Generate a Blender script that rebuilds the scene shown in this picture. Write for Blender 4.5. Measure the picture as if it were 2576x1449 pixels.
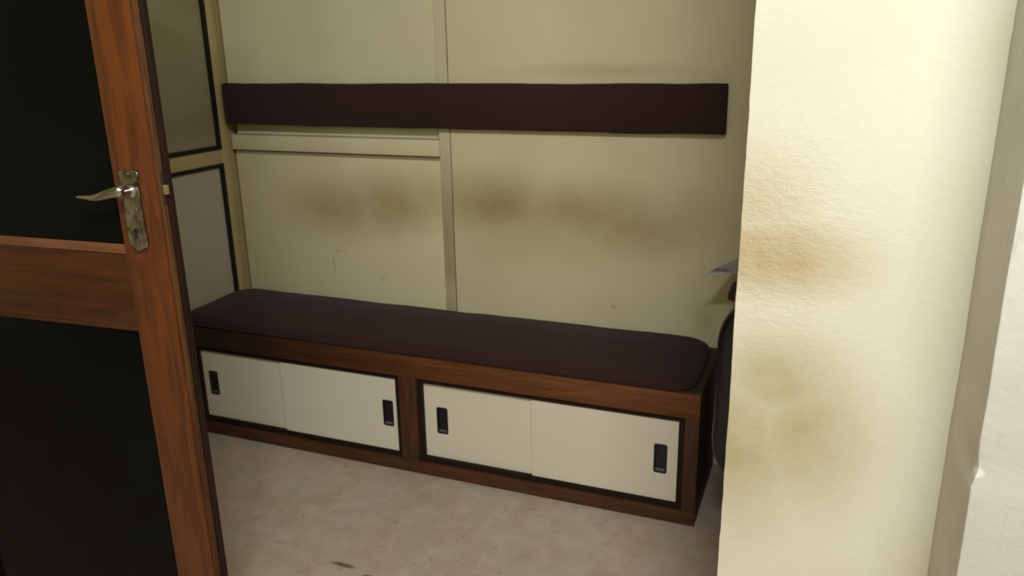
import bpy, bmesh, math, random
from mathutils import Vector, Matrix, noise
random.seed(7)
S = bpy.context.scene
C = S.collection
for o in list(bpy.data.objects):
    bpy.data.objects.remove(o)

# ------------------------------------------------------------ camera, light
IMG_W = 2576
cam = bpy.data.objects.new('camera', bpy.data.cameras.new('camera')); C.objects.link(cam)
yaw, pit, rol = 0.3809311, -0.2952899, -0.0183164
cy, sy, cp, sp = math.cos(yaw), math.sin(yaw), math.cos(pit), math.sin(pit)
F = Vector((-sy*cp, cy*cp, sp)); R0 = Vector((cy, sy, 0)); U0 = R0.cross(F)
RR = math.cos(rol)*R0 + math.sin(rol)*U0
UU = -math.sin(rol)*R0 + math.cos(rol)*U0
M = Matrix(((RR.x, UU.x, -F.x, 2.19287), (RR.y, UU.y, -F.y, -2.53179), (RR.z, UU.z, -F.z, 1.39152), (0, 0, 0, 1)))
cam.matrix_world = M
cam.data.sensor_width = 36
cam.data.lens = 36*2009.54/IMG_W
cam.data.clip_start = 0.05
cam.data.dof.use_dof = True            # the photo is sharp on the near pier and soft at the back
cam.data.dof.focus_distance = 1.35
cam.data.dof.aperture_fstop = 6.5
S.camera = cam

w = bpy.data.worlds.new('world'); S.world = w; w.use_nodes = True
w.node_tree.nodes['Background'].inputs[0].default_value = (0.9, 0.95, 1.0, 1)
w.node_tree.nodes['Background'].inputs[1].default_value = 0.02

def area(name, loc, target, sx, sy_, power, col):
    l = bpy.data.lights.new(name, 'AREA'); l.shape = 'RECTANGLE'; l.size = sx; l.size_y = sy_
    l.energy = power; l.color = col
    o = bpy.data.objects.new(name, l); C.objects.link(o); o.location = loc
    o.rotation_euler = (Vector(target)-Vector(loc)).to_track_quat('-Z', 'Y').to_euler()
    return o
# daylight through the window high in the wall behind the camera, and the tube lamp on the ceiling
area('window_daylight', (2.45, -4.15, 2.1), (1.9, -1.0, 1.0), 1.1, 0.8, 16, (0.955, 0.985, 1.0))
area('ceiling_tube_light', (2.47, -2.75, 2.62), (1.9, -1.6, 0.6), 1.1, 0.10, 57, (0.955, 0.985, 1.0))
S.view_settings.view_transform = 'Standard'
S.view_settings.look = 'None'
S.view_settings.gamma = 1
S.view_settings.use_curve_mapping = False
S.view_settings.exposure = 0.0

# ------------------------------------------------------------ materials
def s2l(c):
    return tuple((x/255/12.92 if x/255 <= .04045 else ((x/255+.055)/1.055)**2.4) for x in c) + (1,)

class NT:
    def __init__(s, name, rough=.7, spec=.3, metal=0):
        s.m = bpy.data.materials.new(name); s.m.use_nodes = True
        s.t = s.m.node_tree; s.b = s.t.nodes['Principled BSDF']
        s.b.inputs['Roughness'].default_value = rough
        s.b.inputs['Specular IOR Level'].default_value = spec
        s.b.inputs['Metallic'].default_value = metal
        s.co = s.t.nodes.new('ShaderNodeTexCoord').outputs['Object']
    def n(s, typ, **kw):
        x = s.t.nodes.new(typ)
        for k, v in kw.items(): setattr(x, k, v)
        return x
    def link(s, a, b): s.t.links.new(a, b)
    def mapping(s, loc=(0, 0, 0), sc=(1, 1, 1), typ='POINT'):
        m = s.n('ShaderNodeMapping'); m.vector_type = typ
        m.inputs['Location'].default_value = loc; m.inputs['Scale'].default_value = sc
        s.link(s.co, m.inputs['Vector']); return m.outputs[0]
    def noise(s, scale=5, detail=4, rough=.5, sc=(1, 1, 1), dist=0):
        x = s.n('ShaderNodeTexNoise'); x.inputs['Scale'].default_value = scale
        x.inputs['Detail'].default_value = detail; x.inputs['Roughness'].default_value = rough
        x.inputs['Distortion'].default_value = dist
        s.link(s.mapping(sc=sc), x.inputs['Vector']); return x.outputs['Fac']
    def rng(s, v, a, b, c=0, d=1, smooth=True):
        x = s.n('ShaderNodeMapRange')
        if smooth: x.interpolation_type = 'SMOOTHSTEP'
        x.inputs['From Min'].default_value = a; x.inputs['From Max'].default_value = b
        x.inputs['To Min'].default_value = c; x.inputs['To Max'].default_value = d
        s.link(v, x.inputs['Value']); return x.outputs['Result']
    def math(s, op, a, b):
        x = s.n('ShaderNodeMath'); x.operation = op
        for i, v in enumerate((a, b)):
            if isinstance(v, (int, float)): x.inputs[i].default_value = v
            else: s.link(v, x.inputs[i])
        return x.outputs[0]
    def mix(s, f, a, b):
        x = s.n('ShaderNodeMix'); x.data_type = 'RGBA'
        for i, v in ((0, f), (6, a), (7, b)):
            if isinstance(v, (int, float)): x.inputs[i].default_value = v
            elif isinstance(v, tuple): x.inputs[i].default_value = v
            else: s.link(v, x.inputs[i])
        return x.outputs[2]
    def blob(s, c, r, p0=0.0, p1=1.0, wob=0.0):
        """soft-edged spot centred at c with radii r (object coordinates)"""
        m = s.mapping(loc=tuple(-c[i]/r[i] for i in range(3)), sc=tuple(1/q for q in r))
        l = s.n('ShaderNodeVectorMath'); l.operation = 'LENGTH'; s.link(m, l.inputs[0])
        v = l.outputs['Value']
        if wob: v = s.math('ADD', v, s.math('MULTIPLY', s.math('SUBTRACT', s.noise(7, 4), .5), wob))
        return s.rng(v, p0, p1, 1, 0)
    def base(s, v):
        if isinstance(v, tuple): s.b.inputs['Base Color'].default_value = v
        else: s.link(v, s.b.inputs['Base Color'])
        return s
    def bump(s, h, strength=.2, dist=.002):
        x = s.n('ShaderNodeBump')
        if isinstance(strength, (int, float)): x.inputs['Strength'].default_value = strength
        else: s.link(strength, x.inputs['Strength'])
        x.inputs['Distance'].default_value = dist
        s.link(h, x.inputs['Height']); s.link(x.outputs[0], s.b.inputs['Normal']); return s

def paint(name, col, col2, blobs=(), dirt=(120, 98, 48), rough=.6, bump=.12, maxd=.8):
    n = NT(name, rough, .3)
    c = n.mix(n.rng(n.noise(3, 5), .3, .7), s2l(col), s2l(col2))
    f = None
    for b in blobs:
        k = n.math('MULTIPLY', n.blob(b[0], b[1], b[3] if len(b) > 3 else 0.0, 1.0, .25), b[2])
        f = k if f is None else n.math('MAXIMUM', f, k)
    if f is not None:
        f = n.math('MULTIPLY', f, n.rng(n.noise(9, 5, .6), .2, .75, .75, 1.0))
        c = n.mix(f, c, s2l(dirt))
    n.base(c)
    n.bump(n.noise(160, 3), bump, .0015)
    return n.m

def wood(name, dark, light, grain=(1, 1, 12), rough=.45, spec=.35, scale=6):
    """grain: the scale is small along the grain"""
    n = NT(name, rough, spec)
    g = n.noise(scale, 6, .6, grain, 1.2)
    fine = n.noise(scale*7, 4, .6, grain)
    f = n.math('ADD', n.math('MULTIPLY', n.rng(g, .3, .7), .7), n.math('MULTIPLY', fine, .3))
    n.base(n.mix(f, s2l(dark), s2l(light)))
    n.bump(fine, .12, .001)
    return n.m

def plain(name, col, rough=.5, spec=.4, metal=0, var=.08, scale=30, bump=0):
    n = NT(name, rough, spec, metal)
    a = s2l(col); b = tuple(x*(1-var) for x in a[:3]) + (1,)
    f = n.noise(scale, 4)
    n.base(n.mix(f, a, b))
    if bump: n.bump(n.noise(scale*6, 3), bump, .001)
    return n.m

CREAM, CREAM2 = (213, 203, 162), (207, 196, 154)
M_back = paint('cream_wall_paint', CREAM, CREAM2, [
    ((1.12, 0, .855), (.36, 1, .18), .75), ((1.42, 0, .845), (.50, 1, .17), .65),
    ((1.62, 0, .81), (.34, 1, .16), .6), ((1.25, 0, .80), (.55, 1, .22), .4),
    ((1.80, 0, .85), (.25, 1, .16), .3), ((1.5, 0, 1.31), (.5, 1, .035), .3),
    ((1.86, 0, .52), (.06, 1, .08), .35), ((1.55, 0, .53), (.015, 1, .015), .5)], dirt=(140, 114, 60))
M_lowpanel = paint('cream_panel_paint', CREAM, CREAM2, [
    ((.50, 0, .81), (.42, 1, .18), .62), ((.70, 0, .83), (.34, 1, .18), .72), ((.86, 0, .86), (.16, 1, .17), .5),
    ((.432, 0, .58), (.006, 1, .06), .5), ((.644, 0, .545), (.018, 1, .018), .4), ((.46, 0, .64), (.04, 1, .008), .4)],
    dirt=(138, 114, 62))
M_uppanel = paint('cream_upper_panel_paint', (216, 208, 168), (208, 200, 160))
M_stile = paint('cream_stile_paint', (208, 199, 162), (201, 192, 155), [
    ((.93, 0, .72), (.10, 1, .42), .8), ((.93, 0, .45), (.10, 1, .3), .6)], dirt=(150, 124, 82))
M_rail = paint('cream_rail_paint', (214, 205, 163), (208, 198, 155))
M_post = paint('tan_post_paint', (186, 167, 118), (176, 157, 108))
M_oliv = paint('olive_laminate', (148, 142, 110), (138, 132, 100), [((0, -.2, 1.13), (1, .3, .08), .5)], dirt=(120, 105, 60))
M_grey = plain('grey_laminate', (176, 166, 146), .55, .3, 0, .06, 12)
M_black = plain('black_beading', (30, 27, 24), .6, .2)
M_gap = plain('dark_gap', (40, 32, 26), .9, .1)
M_groove = plain('olive_groove', (150, 140, 104), .8, .1)
M_plain = paint('room_paint', (222, 214, 180), (214, 206, 170))
M_ceil = plain('ceiling_white', (225, 222, 208), .8, .2)

def m_pillar():
    n = NT('pillar_plaster', .55, .3)
    base = n.mix(n.rng(n.noise(3.5, 5), .3, .7), s2l((226, 223, 202)), s2l((220, 216, 192)))
    rust = n.math('MAXIMUM', n.math('MULTIPLY', n.blob((2.11, -1.12, 1.03), (.24, 1, .11), .0, 1, .3), .85),
                  n.math('MULTIPLY', n.blob((2.07, -1.12, 1.10), (.18, 1, .20), .0, 1, .4), .45))
    oliv = n.math('MAXIMUM', n.math('MULTIPLY', n.blob((2.15, -1.12, .80), (.20, 1, .15), .0, 1, .3), .75),
                  n.math('MAXIMUM', n.math('MULTIPLY', n.blob((2.20, -1.12, .70), (.20, 1, .24), .0, 1, .3), .75),
                         n.math('MULTIPLY', n.blob((2.08, -1.12, .66), (.20, 1, .28), .0, 1, .3), .75)))
    mott = n.rng(n.noise(14, 5, .6), .3, .7, .75, 1)
    c = n.mix(n.math('MULTIPLY', rust, mott), base, s2l((176, 148, 92)))
    c = n.mix(n.math('MULTIPLY', oliv, mott), c, s2l((166, 151, 98)))
    n.base(c)
    h = n.math('ADD', n.noise(70, 5, .6, (1, 1, 1.6)), n.math('MULTIPLY', n.noise(22, 3), .6))
    st = n.math('ADD', n.math('MULTIPLY', n.blob((2.10, -1.12, 1.05), (.24, 1, .3), .1, 1), .5), .14)
    n.bump(h, st, .004)
    return n.m
M_pillar = m_pillar()

def m_greywall():
    n = NT('grey_white_plaster', .7, .25)
    c = n.mix(n.rng(n.noise(4, 5), .3, .7), s2l((212, 208, 194)), s2l((198, 194, 180)))
    st = n.rng(n.noise(10, 5, .65, (6, 6, 1)), .6, .72)
    c = n.mix(n.math('MULTIPLY', st, .35), c, s2l((150, 138, 118)))
    chip = n.blob((2.428, -1.352, .796), (.013, .02, .011), .5, 1.0, .3)
    c = n.mix(chip, c, s2l((236, 232, 220)))
    n.base(c); n.bump(n.noise(60, 5, .6), .35, .003)
    return n.m
M_greywall = m_greywall()
M_reveal = paint('shaded_reveal_paint', (216, 208, 176), (208, 199, 165))

def m_floor():
    n = NT('mottled_floor', .42, .35)
    a = n.mix(n.rng(n.noise(6, 6, .6), .36, .64), s2l((180, 155, 134)), s2l((178, 166, 148)))
    a = n.mix(n.rng(n.noise(16, 5, .6, dist=.2), .36, .72), a, s2l((190, 174, 155)))
    a = n.mix(n.math('MULTIPLY', n.rng(n.noise(24, 4, .6, dist=.2), .54, .72), .45), a, s2l((150, 122, 98)))
    # long scuffs
    s1 = n.blob((1.02, -.925, 0), (.06, .012, 1), .3, 1, .6)
    s2_ = n.blob((1.12, -.945, 0), (.03, .009, 1), .3, 1, .6)
    a = n.mix(n.math('MULTIPLY', n.math('MAXIMUM', s1, s2_), .85), a, s2l((84, 66, 40)))
    n.base(a); n.bump(n.noise(50, 4), .05, .001)
    return n.m
M_floor = m_floor()

M_doorv = wood('orange_brown_wood_upright', (68, 35, 14), (114, 61, 23), (5, 5, .5), .38, .4, 5)
M_doorh = wood('orange_brown_wood_rail', (46, 24, 10), (84, 44, 19), (.5, 5, 5), .38, .4, 5)
M_bead = wood('pale_brown_bead', (92, 54, 34), (122, 78, 52), (.5, 5, 5), .35, .5, 6)
M_edge = wood('worn_door_edge_wood', (62, 38, 20), (104, 68, 38), (5, 5, .6), .7, .2, 6)
M_edged = wood('dark_door_edge_wood', (26, 16, 10), (46, 28, 17), (5, 5, .6), .6, .2, 6)
M_railt = wood('brown_bench_top_rail', (80, 45, 22), (120, 70, 32), (.5, 5, 6), .45, .35, 7)
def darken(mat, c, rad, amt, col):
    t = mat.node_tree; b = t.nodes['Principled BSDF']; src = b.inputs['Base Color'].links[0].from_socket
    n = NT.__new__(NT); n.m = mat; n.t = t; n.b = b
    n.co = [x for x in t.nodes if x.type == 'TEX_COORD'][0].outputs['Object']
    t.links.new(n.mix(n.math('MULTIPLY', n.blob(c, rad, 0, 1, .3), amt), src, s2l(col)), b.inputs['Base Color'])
darken(M_railt, (.0, -.4, .39), (1.5, 1, 1), .95, (34, 25, 18))  # top rail wood gets darker towards its left end
M_railb = wood('dark_brown_bench_wood', (60, 37, 23), (90, 57, 34), (.5, 5, 6), .5, .3, 7)
M_railv = wood('dark_brown_bench_upright', (58, 36, 23), (88, 56, 34), (6, 5, .5), .5, .3, 7)
M_side = wood('olive_brown_bench_side', (44, 36, 26), (60, 48, 34), (6, 1, .6), .6, .3, 7)
M_reveald = plain('dark_track', (38, 24, 16), .7, .2)
M_white = plain('white_laminate', (224, 215, 192), .45, .35, 0, .05, 8)
M_pull = plain('black_plastic', (26, 22, 28), .4, .45)
M_lip = plain('dull_metal_lip', (110, 100, 105), .35, .5, .3)
M_desk = wood('dark_desk_wood', (58, 34, 22), (84, 52, 34), (.5, 5, 5), .45, .35, 6)
M_arm = wood('brown_armrest', (50, 28, 20), (70, 42, 30), (5, .5, 5), .5, .3, 6)
M_vinyl = plain('black_vinyl', (24, 24, 27), .35, .45, 0, .2, 20)
M_blackmetal = plain('black_metal', (20, 20, 22), .35, .5, .5)

def m_fabric():
    n = NT('dark_brown_fabric', .95, .1)
    c = n.mix(n.noise(6, 4), s2l((50, 33, 30)), s2l((60, 40, 36)))
    c = n.mix(n.math('MULTIPLY', n.rng(n.noise(240, 2), .45, .7), .35), c, s2l((38, 24, 24)))
    n.base(c)
    n.b.inputs['Sheen Weight'].default_value = .05
    n.b.inputs['Sheen Roughness'].default_value = .6
    n.bump(n.noise(320, 2), .35, .0015)
    return n.m
M_fab = m_fabric()

def m_chrome():
    n = NT('worn_chrome', .16, .5, 1.0)
    w_ = n.rng(n.noise(60, 4), .45, .7)
    n.base(n.mix(w_, s2l((166, 163, 158)), s2l((120, 114, 100))))
    n.link(n.rng(n.noise(45, 3), .3, .7, .10, .34), n.b.inputs['Roughness'])
    n.bump(n.noise(30, 2), .12, .002)
    return n.m
M_chrome = m_chrome()
M_lever = plain('polished_lever_metal', (176, 172, 164), .17, .5, 1.0, .12, 18)

def m_glass():
    n = NT('black_tinted_glass', .12, .5)
    n.base(n.mix(n.rng(n.noise(2, 2), .4, .6), s2l((9, 10, 9)), s2l((12, 13, 12))))
    n.b.inputs['Specular IOR Level'].default_value = .10
    return n.m
M_glass = m_glass()

def m_paper():
    n = NT('printed_newspaper', .7, .3)
    base = n.mix(n.rng(n.noise(14, 3), .4, .6), s2l((196, 184, 186)), s2l((176, 172, 180)))
    c = n.mix(n.rng(n.noise(22, 2, .5, (1, 2.5, 1)), .55, .62), base, s2l((196, 140, 136)))
    c = n.mix(n.blob((1.995, -.21, .75), (.04, .018, 1), .4, 1, .4), c, s2l((56, 66, 96)))
    c = n.mix(n.blob((1.93, -.215, .75), (.04, .03, 1), .3, 1, .4), c, s2l((128, 132, 138)))
    n.base(c); return n.m
M_paper = m_paper()

# ------------------------------------------------------------ mesh helpers
def box(bm, x0, x1, y0, y1, z0, z1, bev=0, seg=2):
    vs = [bm.verts.new((x, y, z)) for x in (x0, x1) for y in (y0, y1) for z in (z0, z1)]
    idx = ((0, 1, 3, 2), (4, 6, 7, 5), (0, 4, 5, 1), (2, 3, 7, 6), (0, 2, 6, 4), (1, 5, 7, 3))
    fs = [bm.faces.new([vs[i] for i in f]) for f in idx]
    if bev:
        es = set(e for f in fs for e in f.edges)
        bmesh.ops.bevel(bm, geom=list(es), offset=bev, segments=seg, affect='EDGES', profile=.5)
    return bm

def link(name, bm, mat, parent=None, smooth=False, loc=None):
    me = bpy.data.meshes.new(name); bmesh.ops.recalc_face_normals(bm, faces=bm.faces[:])
    if smooth:
        for f in bm.faces: f.smooth = True
    bm.to_mesh(me); bm.free()
    if smooth:
        try: me.set_sharp_from_angle(angle=math.radians(38))
        except Exception: pass
    o = bpy.data.objects.new(name, me); C.objects.link(o)
    for m in (mat if isinstance(mat, (list, tuple)) else [mat]): me.materials.append(m)
    if parent: o.parent = parent
    if loc: o.location = loc
    return o

def bx(name, dims, mat, parent=None, bev=0, smooth=False):
    bm = bmesh.new(); box(bm, *dims, bev=bev); return link(name, bm, mat, parent, smooth or bev > 0)

def struct(o): o['kind'] = 'structure'; return o
def empty(name, loc=(0, 0, 0), rz=0):
    o = bpy.data.objects.new(name, None); C.objects.link(o); o.location = loc; o.rotation_euler = (0, 0, rz)
    o.empty_display_size = .1; return o
def tag(o, label, cat, group=None):
    o['label'] = label; o['category'] = cat
    if group: o['group'] = group
    return o

def rrect(x0, x1, y0, y1, r, n=8):
    pts = []
    for cx_, cy_, a0 in ((x1-r, y1-r, 0), (x0+r, y1-r, 90), (x0+r, y0+r, 180), (x1-r, y0+r, 270)):
        for i in range(n+1):
            a = math.radians(a0+90*i/n); pts.append((cx_+r*math.cos(a), cy_+r*math.sin(a)))
    return pts

def densify(pts, step):
    out = []
    for i, p_ in enumerate(pts):
        q = pts[(i+1) % len(pts)]; d = math.dist(p_, q); k = max(1, int(d/step))
        for j in range(k): out.append((p_[0]+(q[0]-p_[0])*j/k, p_[1]+(q[1]-p_[1])*j/k))
    return out

def pad(x0, x1, y0, y1, z0, h, r, crown, mat4=None, wob=.0015, edge=.02, step=.03, seed=0):
    """upholstered slab: rounded outline, bulged sides, soft crown; optional matrix"""
    bm = bmesh.new()
    W, D = x1-x0, y1-y0; base = densify(rrect(x0, x1, y0, y1, r), step)
    cx_, cy_ = (x0+x1)/2, (y0+y1)/2
    def inset(d):
        out = []
        for (x, y) in base:
            nx, ny = x, y
            # move towards the centre line by d in each direction without crossing
            nx = cx_+math.copysign(max(abs(x-cx_)-d*min(1, abs(x-cx_)/(W/2-r*.5)), 0), x-cx_)
            ny = cy_+math.copysign(max(abs(y-cy_)-d*min(1, abs(y-cy_)/(D/2-r*.5)), 0), y-cy_)
            out.append((nx, ny))
        return out
    prof = [(.006, 0)]
    for i in range(1, 9):
        a = math.pi*i/16
        prof.append((edge*(1-math.sin(math.pi/2-0) if False else 0)+0, 0))
    prof = [(.008, 0), (.002, h*.12), (0, h*.35), (.001, h*.5), (edge*.12, h*.66), (edge*.35, h*.8), (edge*.7, h*.9), (edge*1.15, h*.96), (edge*2, h)]
    dmax = min(W, D)/2
    for k in range(1, 6):
        d = edge*2+(dmax*.92-edge*2)*k/5
        prof.append((d, h+crown*math.sin(math.pi/2*k/5)))
    rings = []
    for (d, z) in prof:
        ring = []
        for i, (x, y) in enumerate(inset(d)):
            nz = noise.noise(Vector((x*5+seed, y*5, z*9)))*wob*2 + noise.noise(Vector((x*14, y*14+seed, z*20)))*wob
            out = 1 if z < h*.9 else 0
            vx = x+(nz*.8 if out and abs(x-cx_) > W/2-.05 else 0)
            vy = y+(nz*.8 if out and abs(y-cy_) > D/2-.05 else 0)
            ring.append(bm.verts.new((vx, vy, z0+z+(nz if z > h*.3 else 0))))
        rings.append(ring)
    n = len(base)
    for a, b in zip(rings, rings[1:]):
        for i in range(n): bm.faces.new((a[i], a[(i+1) % n], b[(i+1) % n], b[i]))
    bm.faces.new(rings[-1]); bm.faces.new(rings[0][::-1])
    bmesh.ops.triangulate(bm, faces=[f for f in bm.faces if len(f.verts) > 4])
    if mat4: bmesh.ops.transform(bm, matrix=mat4, verts=bm.verts[:])
    return bm

def prism(bm, pts, y0, y1, bev=0):
    """outline pts (x,z) extruded from y0 (front) to y1"""
    a = [bm.verts.new((x, y0, z)) for x, z in pts]; b = [bm.verts.new((x, y1, z)) for x, z in pts]
    n = len(pts); f1 = bm.faces.new(a); bm.faces.new(b[::-1])
    for i in range(n): bm.faces.new((a[i], b[i], b[(i+1) % n], a[(i+1) % n]))
    if bev: bmesh.ops.bevel(bm, geom=list(f1.edges), offset=bev, segments=3, affect='EDGES', profile=.5)
    return bm

def sweep(bm, path, n=16):
    """path: list of (center Vector, rx, ry, dirx Vector, diry Vector)"""
    rings = []
    for c, rx, ry, dx, dy in path:
        rings.append([bm.verts.new(c+dx*(rx*math.cos(2*math.pi*i/n))+dy*(ry*math.sin(2*math.pi*i/n))) for i in range(n)])
    for a, b in zip(rings, rings[1:]):
        for i in range(n): bm.faces.new((a[i], a[(i+1) % n], b[(i+1) % n], b[i]))
    bm.faces.new(rings[0][::-1]); bm.faces.new(rings[-1])
    return bm

def tube(bm, pts, r, n=12):
    P = [Vector(p_) for p_ in pts]; path = []
    for i, c in enumerate(P):
        t = (P[min(i+1, len(P)-1)]-P[max(i-1, 0)]).normalized()
        up = Vector((0, 0, 1)) if abs(t.z) < .9 else Vector((1, 0, 0))
        dx = t.cross(up).normalized(); dy = t.cross(dx).normalized()
        path.append((c, r, r, dx, dy))
    return sweep(bm, path, n)

def plate_hole(bm, x0, x1, z0, z1, hx0, hx1, hz0, hz1, y0, y1):
    """door board with one rectangular hole, a single clean mesh"""
    xs = [x0, hx0, hx1, x1]; zs = [z0, hz0, hz1, z1]
    V = {(i, j, k): bm.verts.new((xs[i], (y0, y1)[k], zs[j])) for i in range(4) for j in range(4) for k in (0, 1)}
    for i in range(3):
        for j in range(3):
            if (i, j) == (1, 1): continue
            for k in (0, 1): bm.faces.new([V[i, j, k], V[i+1, j, k], V[i+1, j+1, k], V[i, j+1, k]])
    def wall(a, b): bm.faces.new([V[a+(0,)], V[b+(0,)], V[b+(1,)], V[a+(1,)]])
    for i in range(3):
        wall((i, 0), (i+1, 0)); wall((i, 3), (i+1, 3)); wall((0, i), (0, i+1)); wall((3, i), (3, i+1))
    wall((1, 1), (2, 1)); wall((1, 2), (2, 2)); wall((1, 1), (1, 2)); wall((2, 1), (2, 2))
    return bm

# ------------------------------------------------------------ structure
CEIL = 2.75
struct(bx('floor', (-1.6, 3.7, -4.4, .12, -.1, 0), M_floor))
struct(bx('ceiling', (-1.6, 3.7, -4.4, .12, CEIL, CEIL+.1), M_ceil))

# wall behind the bench: board on the right, framed boards on the left over a recessed backing
bm = bmesh.new()
def wobble_board(bm, x0, x1, y0, y1, z0, z1, left=True, amp=.0016):
    n = 60; L = []
    for i in range(n+1):
        z = z0+(z1-z0)*i/n
        d = noise.noise(Vector((z*9, 3.1 if left else 8.2, 0)))*amp + noise.noise(Vector((z*40, 1.1, 0)))*amp*.5
        xa, xb = (x0+d, x1) if left else (x0, x1+d)
        L.append([bm.verts.new(q) for q in ((xa, y0, z), (xb, y0, z), (xb, y1, z), (xa, y1, z))])
    for a, b in zip(L, L[1:]):
        for k in range(4): bm.faces.new((a[k], a[(k+1) % 4], b[(k+1) % 4], b[k]))
    bm.faces.new(L[0][::-1]); bm.faces.new(L[-1])
wobble_board(bm, .9602, 3.6, 0, .06, 0, CEIL)
box(bm, -.06, 3.6, .06, .12, 0, CEIL)
struct(link('wall_back', bm, M_back))
struct(bx('trim_1', (.018, .9125, .006, .06, .0, 1.003), M_lowpanel, bev=.002))          # lower left board
bm = bmesh.new(); box(bm, .018, .9125, .030, .06, 1.0785, 1.20); box(bm, .018, .9125, .008, .06, 1.20, CEIL)
struct(link('trim_2', bm, M_uppanel))        # upper left board
struct(bx('trim_3', (.012, .9135, -.003, .06, 1.0195, 1.0765), M_rail, bev=.003))           # cross rail
bm = bmesh.new(); wobble_board(bm, .9155, .9552, 0.0, .06, 0, CEIL, left=False)
struct(link('trim_4', bm, M_stile))                                                      # upright
struct(bx('trim_5', (.9552, .9592, .012, .058, 0, CEIL), M_gap))                              # dark backing of the crack
struct(bx('trim_6', (.016, .9135, .012, .058, 1.003, 1.0195), M_groove))

# left partition: posts, rail, laminate sheets held by black beading
wl = struct(bx('wall_left', (-.06, -.012, -1.32, .06, 0, CEIL), M_post))
def part(name, d, m, bev=0): return bx(name, d, m, wl, bev)
part('corner_post', (-.012, 0, -.052, .0, 0, CEIL), M_post, .001)
part('cross_rail', (-.012, 0, -1.30, -.052, .972, 1.026), M_post, .001)
part('upper_sheet', (-.012, -.006, -1.30, -.07, 1.04, CEIL), M_oliv)
part('lower_sheet', (-.012, -.006, -1.30, -.07, 0, .958), M_grey)
for nm, z0, z1 in (('upper_beading', 1.026, CEIL), ('lower_beading', 0, .972)):
    bm = bmesh.new()
    box(bm, -.012, .004, -.070, -.052, z0, z1)
    if z0 > 0: box(bm, -.012, .004, -1.30, -.070, z0, z0+.016)
    else: box(bm, -.012, .004, -1.30, -.070, z1-.014, z1)
    link(nm, bm, M_black, wl)

# pier on the right of the opening and the wall that projects past it
def plaster_wall(name, x0, x1, yf, yb, z1, mat, seed):
    """wall block with slightly uneven arrises"""
    bm = bmesh.new(); n = 110; L = []
    for i in range(n+1):
        z = z1*i/n
        dx = noise.noise(Vector((z*6, seed, 0)))*.0018 + noise.noise(Vector((z*28, seed, 1)))*.0009
        dy = noise.noise(Vector((z*7, seed, 5)))*.0012
        b_ = .004
        pts = [(x0+dx, yb), (x0+dx, yf+b_+dy), (x0+b_*.3+dx, yf+b_*.3+dy), (x0+b_+dx, yf+dy), (x1, yf), (x1, yb)]
        if seed == 9 and .775 < z < .835:           # knocked-off corner
            k = math.sin(math.pi*(z-.775)/.06)*.012
            pts[1] = (x0+dx, yf+b_+k*1.6); pts[2] = (x0+dx+k*.55, yf+k*.55); pts[3] = (x0+b_+dx+k*1.5, yf)
        L.append([bm.verts.new((p_[0], p_[1], z)) for p_ in pts])
    m = len(L[0])
    for a, b in zip(L, L[1:]):
        for k in range(m): bm.faces.new((a[k], a[(k+1) % m], b[(k+1) % m], b[k]))
    bm.faces.new(L[0][::-1]); bm.faces.new(L[-1])
    return struct(link(name, bm, mat, smooth=True))
plaster_wall('wall_pier', 2.058, 2.5, -1.12, -1.0, CEIL, M_pillar, 2)
PR = plaster_wall('wall_right', 2.424, 3.7, -1.352, -1.121, CEIL, M_greywall, 9)
struct(bx('wall_pier_right', (2.5, 3.6, -1.121, -1.0, 0, CEIL), M_plain))
struct(bx('wall_pier_top', (.10, 2.058, -1.44, -1.0, 2.30, CEIL), M_plain))
struct(bx('wall_pier_left', (-1.6, .06, -1.46, -1.32, 0, CEIL), M_plain))
struct(bx('trim_7', (.06, .225, -1.46, -1.32, 0, CEIL), M_doorv))
struct(bx('wall_end', (3.6, 3.7, -1.121, .12, 0, CEIL), M_plain))
struct(bx('wall_side', (3.6, 3.7, -4.3, -1.33, 0, CEIL), M_plain))
struct(bx('wall_far_left', (-1.7, -1.6, -4.4, -1.32, 0, CEIL), M_plain))
# rear wall with its window opening (behind the camera)
bm = bmesh.new()
box(bm, -1.6, 2.0, -4.4, -4.3, 0, CEIL); box(bm, 3.3, 3.7, -4.4, -4.3, 0, CEIL)
box(bm, 2.0, 3.3, -4.4, -4.3, 0, 1.4); box(bm, 2.0, 3.3, -4.4, -4.3, 2.5, CEIL)
struct(link('wall_front', bm, M_plain))
struct(bx('window_1', (2.0, 3.3, -4.37, -4.36, 1.4, 2.5), plain('frosted_pane', (210, 220, 220), .4, .4)))

# ------------------------------------------------------------ storage bench
BH, BD, BX = .4256, .404, 1.9134
bench = tag(empty('storage_bench', (0, 0, 0)),
            'long low brown wooden storage bench with four white sliding doors against the back wall', 'bench')
def bp(name, d, m, bev=.0015, parent=None): return bx(name, d, m, parent or bench, bev)
fy0, fy1 = -BD, -BD+.022
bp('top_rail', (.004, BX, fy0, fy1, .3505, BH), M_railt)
bp('bottom_rail', (.004, BX, fy0, fy1, 0, .044), M_railb)
for x0, x1 in ((.004, .058), (.927, .990), (1.872, BX)): bp('upright', (x0, x1, fy0, fy1, .044, .3505), M_railv)
for x0, x1 in ((.058, .927), (.990, 1.872)):                           # dark sliding track round each opening
    bm = bmesh.new(); y0_, y1_ = fy0+.012, fy1+.020; t = .0185
    box(bm, x0, x1, y0_, y1_, .3505-t, .3505); box(bm, x0, x1, y0_, y1_, .044, .044+t)
    box(bm, x0, x0+t, y0_, y1_, .044+t, .3505-t); box(bm, x1-t, x1, y0_, y1_, .044+t, .3505-t)
    link('door_track', bm, M_reveald, bench)
bp('top_board', (.004, BX, fy1, -.004, BH-.018, BH), M_side)
bp('side_panel', (BX-.018, BX, fy1, -.004, 0, BH-.018), M_side)
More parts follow.
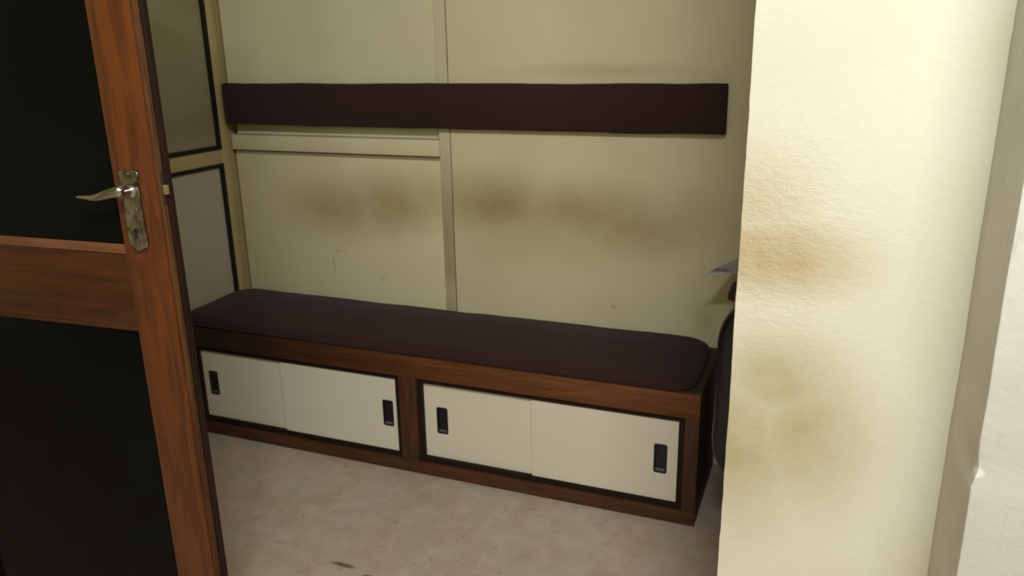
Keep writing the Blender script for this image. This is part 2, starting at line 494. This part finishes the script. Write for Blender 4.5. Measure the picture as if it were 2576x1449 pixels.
bp('side_panel', (.004, .022, fy1, -.004, 0, BH-.018), M_side)
bp('bottom_board', (.022, BX-.018, fy1+.018, -.004, .02, .038), M_side)
bp('back_board', (.022, BX-.018, -.010, -.004, .038, BH-.018), M_side)

def rr_ring(bm, x0, x1, z0, z1, r, t, y0, y1):
    o_ = rrect(x0, x1, z0, z1, r, 4); i_ = rrect(x0+t, x1-t, z0+t, z1-t, max(r-t, .001), 4); n = len(o_)
    A = [bm.verts.new((x, y0, z)) for x, z in o_]; B = [bm.verts.new((x, y0, z)) for x, z in i_]
    A2 = [bm.verts.new((x, y1, z)) for x, z in o_]; B2 = [bm.verts.new((x, y1, z)) for x, z in i_]
    for i in range(n):
        j = (i+1) % n
        bm.faces.new((A[i], A[j], B[j], B[i])); bm.faces.new((A[i], A2[i], A2[j], A[j]))
        bm.faces.new((B[i], B[j], B2[j], B2[i])); bm.faces.new((A2[i], B2[i], B2[j], A2[j]))
def sliding_door(x0, x1, px, front, label):
    y = fy0+.0175 if front else fy0+.0255
    z0, z1 = .054, .342
    hx0, hx1, hz0, hz1 = px-.0165, px+.0165, .157, .243
    bm = bmesh.new(); plate_hole(bm, x0, x1, z0, z1, hx0, hx1, hz0, hz1, y, y+.006)
    d = link('sliding_door', bm, M_white, bench)
    bm = bmesh.new()
    rr_ring(bm, px-.020, px+.020, .1525, .2475, .006, .0045, y-.0018, y+.003)
    box(bm, hx0, hx1, y+.0045, y+.0058, hz0, hz1)                      # bottom of the recessed cup
    p_ = link('finger_pull', bm, M_pull, d)
    bm = bmesh.new(); box(bm, px-.0145, px+.0145, y-.0008, y+.004, .1575, .1665, bev=.001)
    link('pull_lip', bm, M_lip, p_)
sliding_door(.072, .452, .122, False, '')
sliding_door(.439, .914, .872, True, '')
sliding_door(1.003, 1.405, 1.073, False, '')
sliding_door(1.392, 1.858, 1.802, True, '')

bm = pad(.006, 1.893, -.402, -.018, 0, .042, .075, .014, None, .0016, .020, .025, 3)
cu = link('seat_cushion', bm, M_fab, smooth=True, loc=(0, 0, BH+.0005))
tag(cu, 'long dark brown fabric seat cushion lying on the wooden bench', 'cushion')

# backrest pad: pad built in XY then stood up on the wall
MB = Matrix.Rotation(math.radians(90), 4, 'X')
bm = pad(.018, 1.8925, 1.1185, 1.2715, 0, .036, .006, .007, MB, .0022, .012, .025, 11)
tag(link('backrest_pad', bm, M_fab, smooth=True, loc=(0, -.0065, 0)),
    'long narrow dark brown fabric backrest pad fixed on the wall above the bench', 'backrest')

# ------------------------------------------------------------ door leaf on the left
DK = .83
door = empty('door_1', (2.19287+(.726-2.19287)*DK, -2.53179+(-1.12+2.53179)*DK, 1.39152*(1-DK)), .06); struct(door)
door.scale = (DK,)*3
ZF = -.280                                                             # leaf foot in leaf units
def dp(name, d, m, bev=.0015, parent=None): return bx(name, d, m, parent or door, bev)
SL = -.96                                                              # hinge end
T = .034
dp('lock_stile', (-.108, .012, 0, T-.006, ZF, 2.06), M_doorv, .002)
bm = bmesh.new(); box(bm, .012, .021, .006, T-.004, ZF, 2.06, bev=.001)
ed = link('stile_edge', bm, M_edge, door, True); ed['label'] = 'worn scuffed edge of the door stile'
bm = bmesh.new(); box(bm, .0205, .029, .020, T+.004, ZF, 2.06, bev=.001)
link('rebate_lip', bm, M_edged, door, True)
dp('hinge_stile', (SL, SL+.11, 0, T, ZF, 2.06), M_doorv, .002)
def rail(z0, z1, nm='mid_rail'): return dp(nm, (SL+.11, -.108, .0015, T, z0, z1), M_doorh, .0015)
rail(.728, .922); rail(ZF, ZF+.085, 'bottom_rail'); rail(1.93, 2.06, 'top_rail')
bm = bmesh.new()                                                       # glazing beads, sloped towards the glass
def bead(bm, z_rail, z_glass):
    a = [(-.001, z_rail), (.011, z_glass), (.018, z_glass), (.018, z_rail)]
    V = [[bm.verts.new((x, y, z)) for y, z in a] for x in (SL+.11, -.108)]
    for k in range(4): bm.faces.new((V[0][k], V[0][(k+1) % 4], V[1][(k+1) % 4], V[1][k]))
    bm.faces.new(V[0]); bm.faces.new(V[1][::-1])
bead(bm, .922, .942)
b1 = link('glazing_bead', bm, M_bead, door)
bm = bmesh.new(); bead(bm, .728, .716); link('glazing_bead', bm, M_bead, door)
bx('glass_pane', (SL+.11, -.108, .014, .020, .935, 1.93), M_glass, door)
bx('glass_pane', (SL+.11, -.108, .014, .020, ZF+.085, .722), M_glass, door)

# lever handle on its long plate
hz = 1.078; hx = -.056
h = empty('door_handle'); h.parent = door
half = [(.000, 1.129), (.014, 1.129), (.024, 1.1265), (.0285, 1.121), (.0265, 1.112), (.0235, 1.105), (.0225, 1.094),
        (.0245, 1.088), (.0245, 1.066), (.0225, 1.060), (.0235, 1.045), (.0255, 1.025), (.0265, 1.000), (.0265, .965), (.0255, .950), (.021, .942), (.012, .9385), (0, .9375)]
pts = [(hx+a, z) for a, z in half]+[(hx-a, z) for a, z in half[::-1][1:-1]]
bm = bmesh.new(); prism(bm, pts, -.008, .0, .0025); pl = link('handle_plate', bm, M_chrome, h, True)
bm = bmesh.new()
pts2 = [(hx+(a*.55), hz-.038+(z-1.06)*.86) for a, z in half[9:]]; pts2 = pts2+[(2*hx-x, z) for x, z in pts2[::-1][:-1]]
prism(bm, pts2, -.0105, -.007, .0018); link('raised_panel', bm, M_chrome, pl, True)
bm = bmesh.new(); prism(bm, [(hx+.006*math.cos(a*math.pi/8), .992+.006*math.sin(a*math.pi/8)) for a in range(4, -5, -1)][:0] or
                        [(hx+.0055*math.cos(a*math.pi/8), .984+.0055*math.sin(a*math.pi/8)) for a in range(-3, 12)]+[(hx-.003, .966), (hx+.003, .966)], -.0112, -.010)
link('keyhole', bm, M_pull, pl)
for z in (1.119, .949):
    bm = bmesh.new(); bmesh.ops.create_uvsphere(bm, u_segments=12, v_segments=6, radius=.0042)
    bmesh.ops.transform(bm, matrix=Matrix.Translation((hx, -.0085, z)) @ Matrix.Diagonal((1, .5, 1, 1)), verts=bm.verts[:])
    link('screw', bm, M_chrome, pl, True)
bm = bmesh.new()                                                       # neck
X, Y, Z = Vector((1, 0, 0)), Vector((0, 1, 0)), Vector((0, 0, 1))
sweep(bm, [(Vector((hx, y, hz)), r, r, X, Z) for y, r in ((-.006, .0185), (-.011, .0185), (-.014, .0165), (-.018, .012), (-.030, .0105), (-.040, .0115))], 24)
link('handle_neck', bm, M_lever, h, True)
bm = bmesh.new()                                                       # lever: fat at the neck, sweeping to a flat tip
lev = []
for i in range(25):
    t = i/24; x = hx+.015-.137*t
    y = -.046-.010*math.sin(math.pi*min(1, t*1.15))
    z = hz+.0075*math.cos(math.pi*min(t*1.5, 1))-.0035*t
    rz_ = (.0105*(1-t)**.9+.0042) if t > .06 else .010*(t/.06)**.5+.005
    ry_ = .0095*(1-t*.35) if t > .06 else .005+.0045*(t/.06)
    if t > .96: rz_ *= .6; ry_ *= .7
    lev.append((Vector((x, y, z)), rz_, ry_, Z, Y))
sweep(bm, lev, 18); link('lever', bm, M_lever, h, True)
# latch face and bolt in the edge
la = bx('latch_plate', (.0208, .0222, .008, .020, 1.045, 1.125), plain('dull_brass', (74, 60, 40), .5, .4, .4), door, .0003)
bx('latch_bolt', (.0222, .0345, .009, .019, 1.070, 1.093), plain('pale_bolt', (128, 112, 78), .6, .4, .2), door, .002)

# ------------------------------------------------------------ desk, newspaper, chair behind the pier
desk = tag(empty('desk', (2.02, -.46, 0)), 'dark wooden desk mostly hidden behind the bright pier', 'desk')
bx('desk_top', (0, 1.1, 0, .45, .722, .750), M_desk, desk, .004)
bx('side_panel', (.02, .042, .30, .43, 0, .722), M_desk, desk, .002)
bx('side_panel', (1.06, 1.082, .30, .43, 0, .722), M_desk, desk, .002)
bx('modesty_panel', (.042, 1.06, .40, .418, .30, .722), M_desk, desk, .002)

bm = bmesh.new()                                                       # folded newspaper, corner over the desk end
P = [Vector((1.889, -.245, 0)), Vector((2.18, -.236, 0)), Vector((2.25, .0-.02, 0)), Vector((1.969, -.03, 0))]
n = 10
def pt(u, v, k):
    a = P[0].lerp(P[1], u); b = P[3].lerp(P[2], u); q = a.lerp(b, v)
    sag = -.010*max(0, (2.02-q.x)/.13)**1.5+.0015*math.sin(q.x*40+q.y*30)*(1 if q.x < 2.02 else .3)
    return (q.x, q.y, .7525+max(sag, -.02)+k)
for k in (0, .0035):
    G = [[bm.verts.new(pt(i/n, j/n, k)) for j in range(n+1)] for i in range(n+1)]
    if k == 0: G0 = G
    for i in range(n):
        for j in range(n): bm.faces.new((G[i][j], G[i+1][j], G[i+1][j+1], G[i][j+1]))
def rim(G): return [G[i][0] for i in range(n)]+[G[n][j] for j in range(n)]+[G[i][n] for i in range(n, 0, -1)]+[G[0][j] for j in range(n, 0, -1)]
a, b = rim(G0), rim(G)
for i in range(len(a)): bm.faces.new((a[i], a[(i+1) % len(a)], b[(i+1) % len(a)], b[i]))
tag(link('newspaper', bm, M_paper), 'folded printed newspaper lying on the desk with its corner sticking out', 'newspaper')

chx = 2.21
ch = tag(empty('office_chair', (chx, -.50, 0)), 'black padded office chair with brown armrests, half hidden by the pier', 'chair')
MC = Matrix.Translation((0, -.10, 0)) @ Matrix.Rotation(math.radians(90), 4, 'X')
link('backrest', pad(-.236, .236, .28, .812, 0, .045, .13, .012, MC, .001, .02, .03, 2), M_vinyl, ch, True)
link('seat', pad(-.205, .205, -.09, .22, .40, .06, .06, .012, None, .001, .02, .03, 5), M_vinyl, ch, True)
for s in (-1, 1):
    xo = s*.262
    bm = pad(-.022, .022, .22, .36, 0, .030, .02, .002, Matrix.Translation((s*.235, 0, .676)), .0003, .008, .02, 6)
    ar = link('armrest', bm, M_arm, ch, True); ar['label'] = 'brown armrest'
    bm = bmesh.new(); tube(bm, [(s*.228, .30, .678), (s*.216, .30, .62), (s*.214, .26, .50), (s*.200, .18, .41), (s*.15, .12, .394), (0, .10, .39)], .011)
    link('arm_support', bm, M_blackmetal, ch, True)
bm = bmesh.new(); tube(bm, [(0, .05, .39), (0, -.06, .385), (0, -.125, .42), (0, -.125, .55)], .016); link('back_support', bm, M_blackmetal, ch, True)
bm = bmesh.new(); tube(bm, [(0, .07, .40), (0, .07, .10)], .025, 16); link('gas_column', bm, M_blackmetal, ch, True)
for k in range(5):
    a = math.radians(90+72*k); ca, sa = math.cos(a), math.sin(a)
    bm = bmesh.new(); tube(bm, [(0, .07, .10), (.10*ca, .07+.10*sa, .09), (.20*ca, .07+.20*sa, .066)], .014)
    lg = link('leg', bm, M_blackmetal, ch, True)
    bm = bmesh.new()
    ax = Vector((-sa, ca, 0)); c = Vector((.20*ca, .07+.20*sa, .026))
    sweep(bm, [(c+ax*t, r, r, Vector((ca, sa, 0)), Z) for t, r in ((-.014, .02), (-.011, .026), (.011, .026), (.014, .02))], 18)
    link('caster', bm, M_blackmetal, lg, True)

# tube lamp fitting on the ceiling behind the camera
tl = tag(empty('tube_lamp', (2.47, -2.75, CEIL)), 'white ceiling tube lamp fitting', 'lamp')
bx('housing', (-.62, .62, -.03, .03, -.05, 0), M_ceil, tl, .004)
